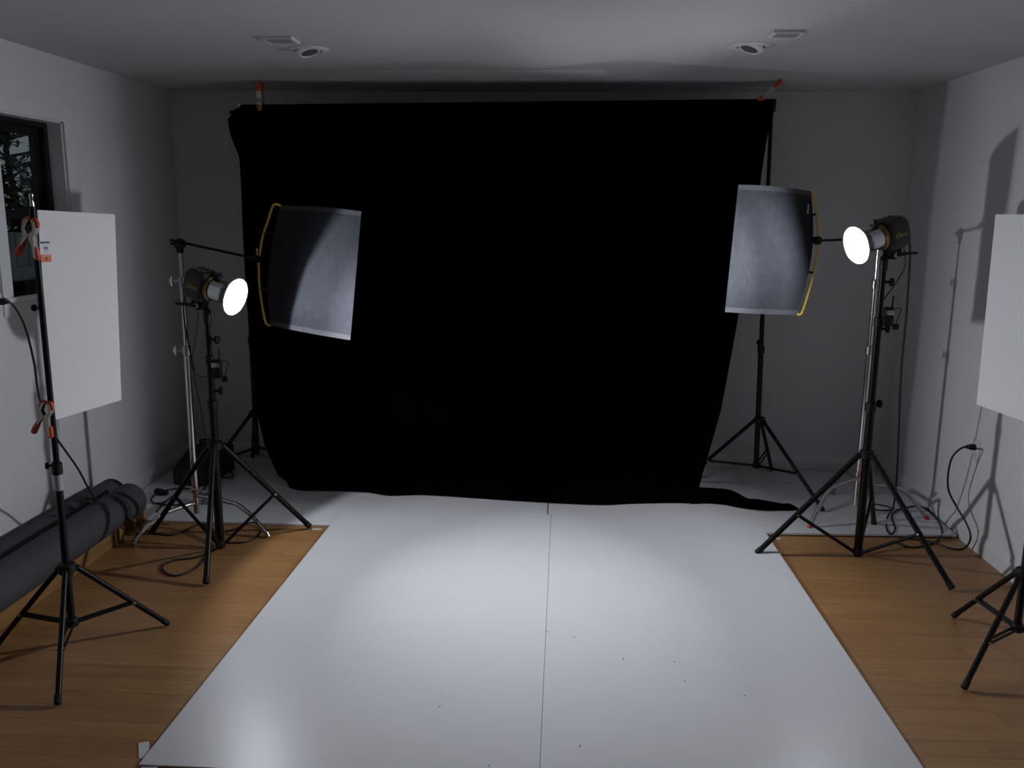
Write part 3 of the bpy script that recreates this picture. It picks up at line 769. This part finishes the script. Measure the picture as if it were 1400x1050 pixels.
# ------------------------------------------------------------------ C-stands with grip arms
def c_stand(cx, cy, feet, base_z, leg_zs, top_z, arm_to, label, red, arm_from=None, fz=None):
    t = thing('c_stand', (cx, cy, 0.0), label, 'grip stand', 'chrome grip stands')
    C = Vector((cx, cy, 0))
    m = MB(); m.tube(C+Vector((0, 0, base_z)), C+Vector((0, 0, .98)), .0160, seg=18); m.build('lower_column', 'chrome', t)
    m = MB(); m.tube(C+Vector((0, 0, .96)), C+Vector((0, 0, 1.34)), .0128, seg=18); m.build('middle_column', 'chrome', t)
    m = MB(); m.tube(C+Vector((0, 0, 1.32)), C+Vector((0, 0, top_z)), .0090, seg=16); m.build('upper_column', 'chrome', t)
    for z, r in ((.98, .0225), (1.34, .0195)):
        m = MB(); m.lathe([(-.035, r-.003), (-.033, r), (.010, r), (.016, r-.006)], C+Vector((0, 0, z)), (0, 0, 1), 18); cl_ = m.build('riser_collar', 'dull_steel', t)
        d = (Vector((.35, .9, 0)) if red else Vector((-.9, -.35, 0))).normalized(); p = C+Vector((0, 0, z-.01))+d*r
        m = MB(); m.tube(p, p+d*.03, .006, seg=10)
        s_ = Vector((-d.y, d.x, 0)); m.path([p+d*.03-s_*.0+Vector((0, 0, -.024)), p+d*.036, p+d*.03+Vector((0, 0, .024))], [.005, .0085, .005], 8); m.build('tee_handle', 'chrome', cl_)
    m = MB(); m.lathe([(0, .019), (.004, .023), (.024, .023), (.028, .019)], C+Vector((0, 0, max(leg_zs)+.015)), (0, 0, 1), 18); m.build('leg_hub', 'dull_steel', t)
    m = MB(); p = C+Vector((.02, -.012, max(leg_zs)+.03)); m.tube(p, p+Vector((.03, -.01, 0)), .006); m.lathe([(0, .011), (.006, .012), (.012, .008)], p+Vector((.028, -.01, 0)), (1, -.3, 0), 12); m.build('hub_knob', 'dull_steel', t)
    for i, ((fx, fy), lz) in enumerate(zip(feet, leg_zs)):
        F = Vector((fx, fy, (fz[i] if fz else 0)+.004)); d = Vector((fx-cx, fy-cy, 0)); R_ = d.length; d.normalize()
        pts = [C+d*.012+Vector((0, 0, lz)), C+d*(R_*.35)+Vector((0, 0, lz-.006)), C+d*(R_*.58)+Vector((0, 0, lz-.016)), C+d*(R_*.70)+Vector((0, 0, lz-.045)), C+d*(R_*.78)+Vector((0, 0, lz*.62)), F+Vector((0, 0, .02))-d*.01]
        m = MB(); m.path(smooth(pts, 5), .0115, 12); lg = m.build('leg', 'dull_steel' if red else 'chrome', t)
        m = MB(); b_ = F+Vector((0, 0, .024))-d*.012
        m.path([b_, F], [.0130, .0135], 12); m.build('foot_cap', 'red_vinyl' if red and i < 2 else 'dull_steel', lg)
    # grip head and arm
    A = Vector(arm_to); h = C+Vector((0, 0, top_z+.004)); ad = (A-h).normalized(); s, u = frame_of(ad)
    m = MB(); m.lathe([(-.020, .022), (-.016, .028), (-.003, .029), (-.002, .024), (.002, .024), (.003, .029), (.016, .028), (.020, .022)], h, s, 20); m.rbox(h+Vector((-.014, -.014, -.045)), h+Vector((.014, .014, -.01)), .003); gh = m.build('grip_head', 'black_metal', t)
    m = MB(); m.tube(h+s*.018, h+s*.05, .007); m.path([h+s*.052+ad*.032, h+s*.056, h+s*.052-ad*.032], [.006, .0095, .006], 8); m.build('tee_handle', 'black_plastic', gh)
    m = MB(); m.tube(h-ad*.05+u*.012, A, .0068, seg=12); m.build('grip_arm', 'black_metal', t)
    m = MB(); m.lathe([(-.016, .017), (-.013, .021), (.013, .021), (.016, .017)], A, s, 16); g2 = m.build('arm_grip_head', 'black_metal', t)
    m = MB(); m.path([A+s*.014, A+s*.03+u*.01, A+s*.04-ad*.03, A+s*.04-ad*.06], [.008, .010, .010, .005], 8); m.build('tee_handle', 'black_plastic', g2)
    return t
mL = pY(352, 354, 4.475); mR = pY(1117.5, 329, 4.535)
c_stand(-1.950, 4.42, [(-2.165, 4.130), (-1.512, 4.283), (-2.02, 4.80)], .075, [.135, .175, .155], 1.515, mL, 'chrome grip stand holding the flag in front of the cloth near the power pack', False, fz=[0, 0, ZB])
c_stand(1.702, 4.85, [(1.382, 4.615), (2.085, 4.80), (1.69, 5.23)], .075, [.235, .205, .225], 1.56, mR, 'chrome grip stand with red foot caps holding the flag over the bare wall', True, fz=[ZB, ZB, ZB])

# ------------------------------------------------------------------ flags
def flag(TL, TR, BL, BR, rod, inner, side, label, hem_w, tag=None):
    # TL.. are (pixel, depth); side 'L' = rod on the left edge. inner: bow of the fabric edge next to the rod
    t = thing('light_flag', pY(*[(BL[0][0]+BR[0][0])/2, (BL[0][1]+BR[0][1])/2], (BL[1]+BR[1])/2), label, 'flag', 'black fabric flags')
    n = 26
    P = []
    for j in range(n+1):
        v = j/n; rw = []
        for i in range(n+1):
            h = i/n
            px = [(TL[0][k]*(1-h)+TR[0][k]*h)*(1-v)+(BL[0][k]*(1-h)+BR[0][k]*h)*v for k in (0, 1)]
            Y = (TL[1]*(1-h)+TR[1]*h)*(1-v)+(BL[1]*(1-h)+BR[1]*h)*v
            near = (1-h) if side == 'L' else h
            px[0] += inner(v)*near**2.0
            px[1] += (-2.2*sin(pi*h))*(1-v)+(2.0*sin(pi*h))*v*(.4)
            Y += .022*sin(pi*h)*(1 if True else 0)+.010*sin(pi*v)
            Y += .0022*sin(h*23+2*sin(v*4))*sin(pi*v)+.0016*sin(v*19+h*5)
            rw.append(pY(px[0], px[1], Y))
        P.append(rw)
    def patch(j0, j1, off):
        m = MB(); vs = []; n1 = n+1
        for sgn in (1, -1):
            for j in range(j0, j1+1):
                for i in range(n1):
                    p = P[j][i]; nrm = Vector((0, -1, 0)); vs.append(p+nrm*(off*sgn))
        R_ = j1-j0+1; f_ = []
        for sgn in (0, 1):
            b = sgn*R_*n1
            for j in range(R_-1):
                for i in range(n): f_.append((b+j*n1+i, b+j*n1+i+1, b+(j+1)*n1+i+1, b+(j+1)*n1+i))
        b = R_*n1
        for i in range(n):
            f_.append((i, i+1, b+i+1, b+i)); k = (R_-1)*n1; f_.append((k+i, k+i+1, b+k+i+1, b+k+i))
        for j in range(R_-1):
            f_.append((j*n1, (j+1)*n1, b+(j+1)*n1, b+j*n1)); f_.append((j*n1+n, (j+1)*n1+n, b+(j+1)*n1+n, b+j*n1+n))
        m.add(vs, f_); return m
    fb = patch(0, n, .001).build('fabric', 'flag_cloth', t)
    patch(0, 1, .0032).build('hem', 'flag_hem', fb)
    patch(n-1, n, .0032).build('hem', 'flag_hem', fb)
    # wire frame: through the top hem, round the bowed end, back through the bottom hem
    e = 0 if side == 'L' else n
    far = n if side == 'L' else 0
    step = 1 if side == 'L' else -1
    top = [P[0][i]+Vector((0, .012, -.011)) for i in range(far, e, -step)][::5]
    bot = [P[n][i]+Vector((0, .012, .011)) for i in range(e+step, far+step, step)][::5]
    rodp = [pY(x, y_, Yq) for (x, y_, Yq) in rod]
    m = MB(); m.path(smooth(top[1:]+rodp+bot[:-1], 4), .0058, 10); m.build('wire_frame', 'yellow_rod', t)
    return t, P
# left flag: rod at its left end
ri = lambda v: -9*sin(pi*min(1, max(0, v)))**.8
flL, PL = flag(((384, 281), 4.48), ((494, 289), 4.21), ((370, 445), 4.48), ((479, 465), 4.21),
     [(379, 279.5, 4.485), (373, 282, 4.483), (366, 303, 4.480), (359, 325, 4.478), (354.5, 352, 4.475), (354, 372, 4.475), (355, 392, 4.476), (358.5, 418, 4.480), (363, 440, 4.485), (368, 444.5, 4.485)],
     ri, 'L', 'black fabric flag on a yellow frame in front of the black cloth', 3)
riR = lambda v: 11*sin(pi*min(1, v*1.0))**1.0+0.0
flR, PR = flag(((1009.5, 252.5), 4.31), ((1109, 261.5), 4.55), ((991, 426.5), 4.31), ((1089, 430.5), 4.55),
     [(1111, 262, 4.55), (1113.5, 271, 4.548), (1116, 291, 4.542), (1117.8, 314, 4.536), (1118, 330, 4.534), (1117.5, 344, 4.534), (1114, 366, 4.538), (1108, 390, 4.542), (1101, 413, 4.546), (1096, 427, 4.55), (1092, 430.5, 4.55)],
     riR, 'R', 'black fabric flag on a yellow frame over the bare grey wall', 3)
def clips(t, P, edge, rod_pts):
    for v, p in rod_pts:
        a = P[int(v*26)][edge]; m = MB(); m.path([a, (a+p)/2+Vector((0, -.004, 0)), p], [.006, .007, .008], 8); m.build('rod_clip', 'black_plastic', t)
clips(flR, PR, 26, [(.66, pY(1113, 373, 4.54)), (.22, pY(1116.2, 292, 4.543))])
clips(flL, PL, 0, [(.24, pY(361.3, 320, 4.478)), (.70, pY(355.8, 395, 4.476))])
p = pY(1104.6, 286, 4.525); m = MB(); m.box(p+Vector((-.004, -.003, -.024)), p+Vector((.004, -.0015, .024))); m.build('maker_tag', 'grey_print', flR)
for i in range(4):
    m = MB(); m.box(p+Vector((-.0025, -.0036, -.02+i*.0105)), p+Vector((.0025, -.003, -.0135+i*.0105))); m.build('tag_print', 'label_white', flR)

# pin heads joining flag rods to the arms
for pp, par in ((mL, flL), (mR, flR)):
    m = MB(); m.tube(pp+Vector((0, 0, -.03)), pp+Vector((0, 0, .055)), .0055, seg=10); m.build('mount_pin', 'dull_steel', par)

# ------------------------------------------------------------------ paper rolls and timber
def roll(x, z, r, y0, y1, label, seed):
    t = thing('paper_roll', (x, (y0+y1)/2, z-r), label, 'paper roll', 'rolls of grey background paper')
    m = MB(); pr = [(0, r*.42), (0.0, r-.003), (.003, r), (.35, r*1.004), (.36, r*.997), (y1-y0-.4, r*.998), (y1-y0-.003, r), (y1-y0, r-.003), (y1-y0, r*.42), (.002, r*.42)]
    m.lathe(pr, (x, y0, z), (0, 1, 0), 44); m.f = [f_ for f_ in m.f if len(f_) == 4]; m.sm = m.sm[:len(m.f)]
    b = m.build('paper', 'grey_paper', t)
    m = MB(); m.lathe([(-.01, .024), (-.01, r*.41), (y1-y0+.01, r*.41), (y1-y0+.01, .024)], (x, y0, z), (0, 1, 0), 28); m.build('core_tube', 'paper_core', t)
    # loose outer edge of the paper
    m = MB(); a0 = radians(62); n = 12; vs = []; fs = []
    for i in range(n+1):
        an = a0+radians(38)*i/n
        for rr in (r+.0006, r+.0032):
            for yq in (y0+.25, y1-.14): vs.append(Vector((x+cos(an)*rr, yq, z+sin(an)*rr)))
    for i in range(n):
        q = i*4; fs += [(q, q+1, q+5, q+4), (q+2, q+6, q+7, q+3), (q, q+4, q+6, q+2), (q+1, q+3, q+7, q+5)]
    fs += [(0, 2, 3, 1), (n*4, n*4+1, n*4+3, n*4+2)]
    m.add(vs, fs); m.build('paper_edge', 'grey_paper', t)
BH = .086
roll(-2.264, BH+.090, .090, 1.62, 4.325, 'thick grey paper roll lying along the edge of the timber', 1)
roll(-2.438, BH+.078, .078, 1.75, 4.47, 'thinner grey paper roll lying against the wall', 2)
def timber(x0, x1, y0, y1, h, label):
    m = MB(); m.rbox((x0, y0, .0005), (x1, y1, h), .003); single(m, 'timber_board', 'pine', label, 'timber', 'timber under the paper rolls')
timber(-2.285, -2.247, 1.60, 3.70, BH, 'long pine board on edge under the paper rolls')
timber(-2.285, -2.250, 3.715, 4.13, BH, 'shorter pine board on edge between the long board and the blocks')
timber(-2.290, -2.245, 4.15, 4.215, BH, 'small pine block standing next to the chrome foot under the roll')
timber(-2.36, -2.225, 4.255, 4.285, BH, 'pine end block across the end of the paper rolls')
timber(-2.36, -2.205, 4.337, 4.372, .120, 'tall pine end block nearest the white rear panel')
timber(-2.515, -2.47, 1.60, 4.30, BH, 'pine rail along the wall under the thinner paper roll')

# ------------------------------------------------------------------ power pack, bag
pk = thing('power_pack', (-2.2, 5.25, ZB), 'black box-shaped power pack on the white panel behind the chrome stand', 'power pack')
M = Matrix.Translation((-2.245, 5.245, ZB)) @ Matrix.Rotation(radians(-6), 4, 'Z')
prof = [(-.19, 0.004), (.19, 0.004), (.19, .185), (.0, .185), (-.19, .105)]
bmk = bmesh.new()
vv = [[bmk.verts.new(M @ Vector((x, yq, zq))) for yq, zq in prof] for x in (-.11, .11)]
bmk.faces.new(vv[0]); bmk.faces.new(vv[1][::-1])
for i in range(5): bmk.faces.new([vv[0][i], vv[0][(i+1) % 5], vv[1][(i+1) % 5], vv[1][i]])
bmesh.ops.recalc_face_normals(bmk, faces=bmk.faces); bmesh.ops.bevel(bmk, geom=bmk.edges[:], offset=.006, segments=2, affect='EDGES'); bmk.verts.index_update()
m = MB(); m.add([v.co.copy() for v in bmk.verts], [tuple(v.index for v in f.verts) for f in bmk.faces]); bmk.free(); m.build('case', 'pack_case', pk)
m = MB(); m.path(smooth([M @ Vector(q) for q in ((-.07, .10, .184), (-.07, .10, .215), (0, .10, .222), (.07, .10, .215), (.07, .10, .184))], 4), .008, 8); m.build('handle', 'black_rubber', pk)
for x in (-.08, -.03, .03, .08):
    m = MB(); p0 = M @ Vector((x, -.10, .142)); m.lathe([(0, .012), (.012, .012), (.014, .009)], p0, (0, -.38, .92), 14); m.build('dial', 'black_plastic', pk)
m = MB()
b0 = fl(281, 692, ZB); n = 7; vs = []; fs = []
rg = random.Random(4)
for j in range(n+1):
    for i in range(n+1):
        vs.append(b0+Vector((-.035+.07*i/n, .02+.05*j/n+rg.uniform(-.006, .006), .002+.10*(j/n)*(1-.15*j/n)+rg.uniform(0, .006))))
fs = [(j*(n+1)+i, j*(n+1)+i+1, (j+1)*(n+1)+i+1, (j+1)*(n+1)+i) for j in range(n) for i in range(n)]
k = len(vs); vs += [v_+Vector((0, .012, -.0)) for v_ in vs]
fs += [tuple(q+k for q in f_) for f_ in fs]
for i in range(n):
    fs += [(i, i+1, k+i+1, k+i), (n*(n+1)+i, n*(n+1)+i+1, k+n*(n+1)+i+1, k+n*(n+1)+i), (i*(n+1), (i+1)*(n+1), k+(i+1)*(n+1), k+i*(n+1)), (i*(n+1)+n, (i+1)*(n+1)+n, k+(i+1)*(n+1)+n, k+i*(n+1)+n)]
m.add(vs, fs); single(m, 'crumpled_sleeve', 'grey_plastic_bag', 'small crumpled grey plastic sleeve at the foot of the chrome stand', 'plastic sleeve')

# ------------------------------------------------------------------ outlets and cables
def outlet(c0, n, label):
    c0 = Vector(c0); n = Vector(n); s = Vector((-n.y, n.x, 0)); t = thing('wall_outlet', c0, label, 'outlet', 'white wall outlets')
    M = Matrix(((s.x, 0, n.x, c0.x), (s.y, 0, n.y, c0.y), (0, 1, 0, c0.z), (0, 0, 0, 1)))
    m = MB(); m.rbox((-.035, -.058, 0), (.035, .058, .005), .002, M); m.build('plate', 'outlet_white', t)
    for yq in (-.02, .02):
        m = MB(); m.lathe([(.003, .0165), (.0075, .0160), (.008, .012)], M @ Vector((0, yq, 0)), n, 20); rc = m.build('receptacle', 'outlet_white', t)
        for x in (-.006, .006):
            m = MB(); m.box((x-.0011, yq-.002, .0079), (x+.0011, yq+.006, .0086), M); m.build('slot', 'outlet_slot', rc)
        m = MB(); m.lathe([(.0079, .0024), (.0086, .0024)], M @ Vector((0, yq-.007, 0)), n, 8); m.build('slot', 'outlet_slot', rc)
    return t
q = pY(1050.5, 547, YB); outlet((q.x, YB, q.z), (0, -1, 0), 'white wall outlet on the back wall beside the backdrop stand')
q = pX(1335, 617, XR); oR = Vector((XR, q.y, q.z)); outlet(oR, (-1, 0, 0), 'white wall outlet with a black cord plugged in')
q = pX(-3, 419, XL); oL = Vector((XL, q.y, q.z)); outlet(oL, (1, 0, 0), 'white wall outlet beside the window casing')

def cable(pts, r, label, ends=(), n=7, group='black power cables'):
    t = thing('power_cable', Vector(pts[len(pts)//2]), label, 'cable', group)
    m = MB(); m.path(smooth(pts, n), r, 8); m.build('cord', 'cable_rubber', t)
    for p, d, l, r2 in ends:
        m = MB(); d = Vector(d).normalized(); m.lathe([(0, r2*.55), (l*.35, r2*.8), (l*.5, r2), (l*.92, r2), (l, r2*.8)], p, d, 14); m.build('plug', 'black_rubber', t)
    return t
# lamp on the outlet side: lamp back -> floor loops -> wall outlet
aR = lampR[2]; back = lampR[1]-aR*.256
FZ = ZB+.008
pts = [back, back-aR*.012+Vector((.004, 0, -.004)), pY(1244, 338, 4.37), pY(1240, 420, 4.40), pY(1232, 510, 4.44), pY(1228.5, 600, 4.50), pY(1226, 650, 4.56), pY(1222, 690, 4.66)]
pts += [fl(1213, 708, FZ), fl(1212, 722, FZ), fl(1218, 730.5, FZ), fl(1224, 722, FZ), fl(1219, 706, FZ), fl(1228, 697, FZ+.006), fl(1248, 692.5, FZ), fl(1266, 695, FZ), fl(1280, 708, FZ), fl(1288, 724, FZ+.004)]
pts += [fl(1284, 737, .008), fl(1268, 745, .006), fl(1247, 748.5, .006), fl(1229, 743, .006), fl(1230, 737.5, .006), fl(1250, 737, .006), fl(1275, 741.5, .012), fl(1303, 750.5, .006)]
pts += [fl(1320, 748.5, .012), pX(1327, 734, XR-.05), pX(1321, 715, XR-.06), pX(1308, 693, XR-.08), pX(1297.5, 672, XR-.11), pX(1296, 652, XR-.13), pX(1301, 627, XR-.14), pX(1313, 613.5, XR-.115), pX(1324, 610.5, XR-.075)]
pe = oR+Vector((-.006, 0, .02))
pts.append(pe+Vector((-.045, .003, .001)))
cable(pts, .0052, 'black power cable looping on the floor from lettered lamp to wall outlet', [(pe+Vector((-.05, .004, .002)), (1, -.03, -.02), .052, .016)], n=6)
# thin lead from the lettered lamp to its stand
cable([lampR[1]-aR*.255-Vector((0, 0, .03)), pY(1238, 360, 4.34), pY(1226, 385, 4.31), pY(1214, 402, 4.285), pY(1208, 410, 4.262)], .0028, 'thin black sync lead sagging from the lettered lamp to its stand', group='thin sync leads')
# coil by the chrome stand
cable([fl(1196, 689, FZ), fl(1215, 693, FZ), fl(1222, 696, FZ+.012), fl(1208, 698, FZ), fl(1196, 697, FZ)], .005, 'short bend of black cable on the panel behind the lamp tripod')
# window side: wall outlet -> behind board stand -> over the rolls -> lamp stand
pe = oL+Vector((.006, 0, .02))
pts = [pe+Vector((.045, -.004, .004)), pY(6, 408, 3.78), pY(20, 420, 3.62), pY(34, 447, 3.50), pY(46, 493, 3.42), pY(53, 540, 3.38), pY(66, 582, 3.40), pY(85, 610, 3.48), pY(106, 640, 3.62), pY(121, 668, 3.78), pY(131, 686, 3.88)]
pts += [Vector((-2.30, 4.00, BH+.187)), Vector((-2.225, 4.045, BH+.168)), Vector((-2.180, 4.08, BH+.09)), fl(200, 725, .02), fl(216, 730, .006), fl(238, 731, .006), fl(258, 723, .006), fl(275, 716, .006), fl(286, 722, .006), fl(288, 742, .006), fl(281, 762, .006), fl(265, 778, .006), fl(240, 787, .006), fl(224, 781, .006), fl(223, 772, .006), fl(240, 765.5, .006), fl(262, 763, .006), fl(285, 756, .014), fl(300, 748, .045)]
cable(pts, .0048, 'black power cable from the window outlet over the paper rolls to a lamp stand', [(pe+Vector((.05, -.004, .003)), (-1, .03, -.02), .052, .016)], n=6)
# lead from lamp head down the chrome stand side
aL = lampL[2]; backL = lampL[1]-aL*.256
cable([backL-Vector((0, 0, .02)), backL-aL*.03-Vector((0, 0, .04)), pY(251, 420, 4.26), pY(254, 452, 4.26), pY(262, 490, 4.22), pY(270, 535, 4.20), pY(279, 580, 4.18), pY(286, 612, 4.16), pY(291, 640, 4.15), pY(293, 690, 4.15), pY(296, 735, 4.15)], .0045, 'black lamp cable hanging from the lamp beside the chrome stand')
cable([pY(271, 427, 4.17), pY(268, 462, 4.20), pY(262, 492, 4.22), pY(266, 510, 4.20), pY(280, 515, 4.15), pY(295, 507, 4.09)], .0026, 'thin black sync lead looping to the receiver by the chrome stand', group='thin sync leads')
cable([fl(212, 688, FZ), fl(225, 686, FZ), fl(236, 678, FZ), fl(221, 691, FZ), fl(214, 700, FZ)], .0045, 'short black cable loop beside the end of the paper rolls')
pl0 = fl(221, 672, ZB+.018)
cable([fl(262, 668.5, ZB+.01), fl(245, 667.5, ZB+.01), pl0, fl(208, 680, FZ), fl(209, 687, FZ), fl(225, 690, FZ), fl(250, 690, FZ), fl(272, 686, FZ)], .005, 'black cable with fat plug lying beside the power pack', [(fl(229, 674, ZB+.018), (-1, .25, 0), .085, .022)])
cable([fl(304, 640, FZ), fl(316, 645, FZ), fl(317, 652, FZ), fl(303, 653, FZ)], .005, 'black cable bend under the half hidden backdrop stand')
cable([fl(310, 742, .006), fl(335, 741, .006), fl(352, 733, .006), fl(357, 722, .006), fl(345, 714, FZ), fl(325, 722, .02), fl(308, 727, .006)], .0042, 'black cable loop under the lamp tripod by the chrome foot')

# dust specks and scuffs on the front panels
for i, (x, y_) in enumerate(((785, 871), (852, 901), (922, 905), (1018, 951), (793, 1020), (668, 1047), (601, 966), (936, 931), (748, 864))):
    p0 = fl(x, y_, .0); tt = (p0.y-nl.y)/(bs.y-nl.y); z0 = .0075+(ZF-.0075)*tt; p0 = fl(x, y_, z0)
    M = Matrix.Translation((p0.x, p0.y, z0+.0011)) @ Matrix.Rotation(i*1.1, 4, 'Z')
    m = MB(); m.rbox((-.006 if i % 3 == 1 else -.003, -.0012, -.001), (.006 if i % 3 == 1 else .003, .0012, .001), .0004, M)
    single(m, 'dust_speck', 'grey_print', 'tiny grey speck of debris lying on the glossy front panels', 'debris', 'specks on the front panels')
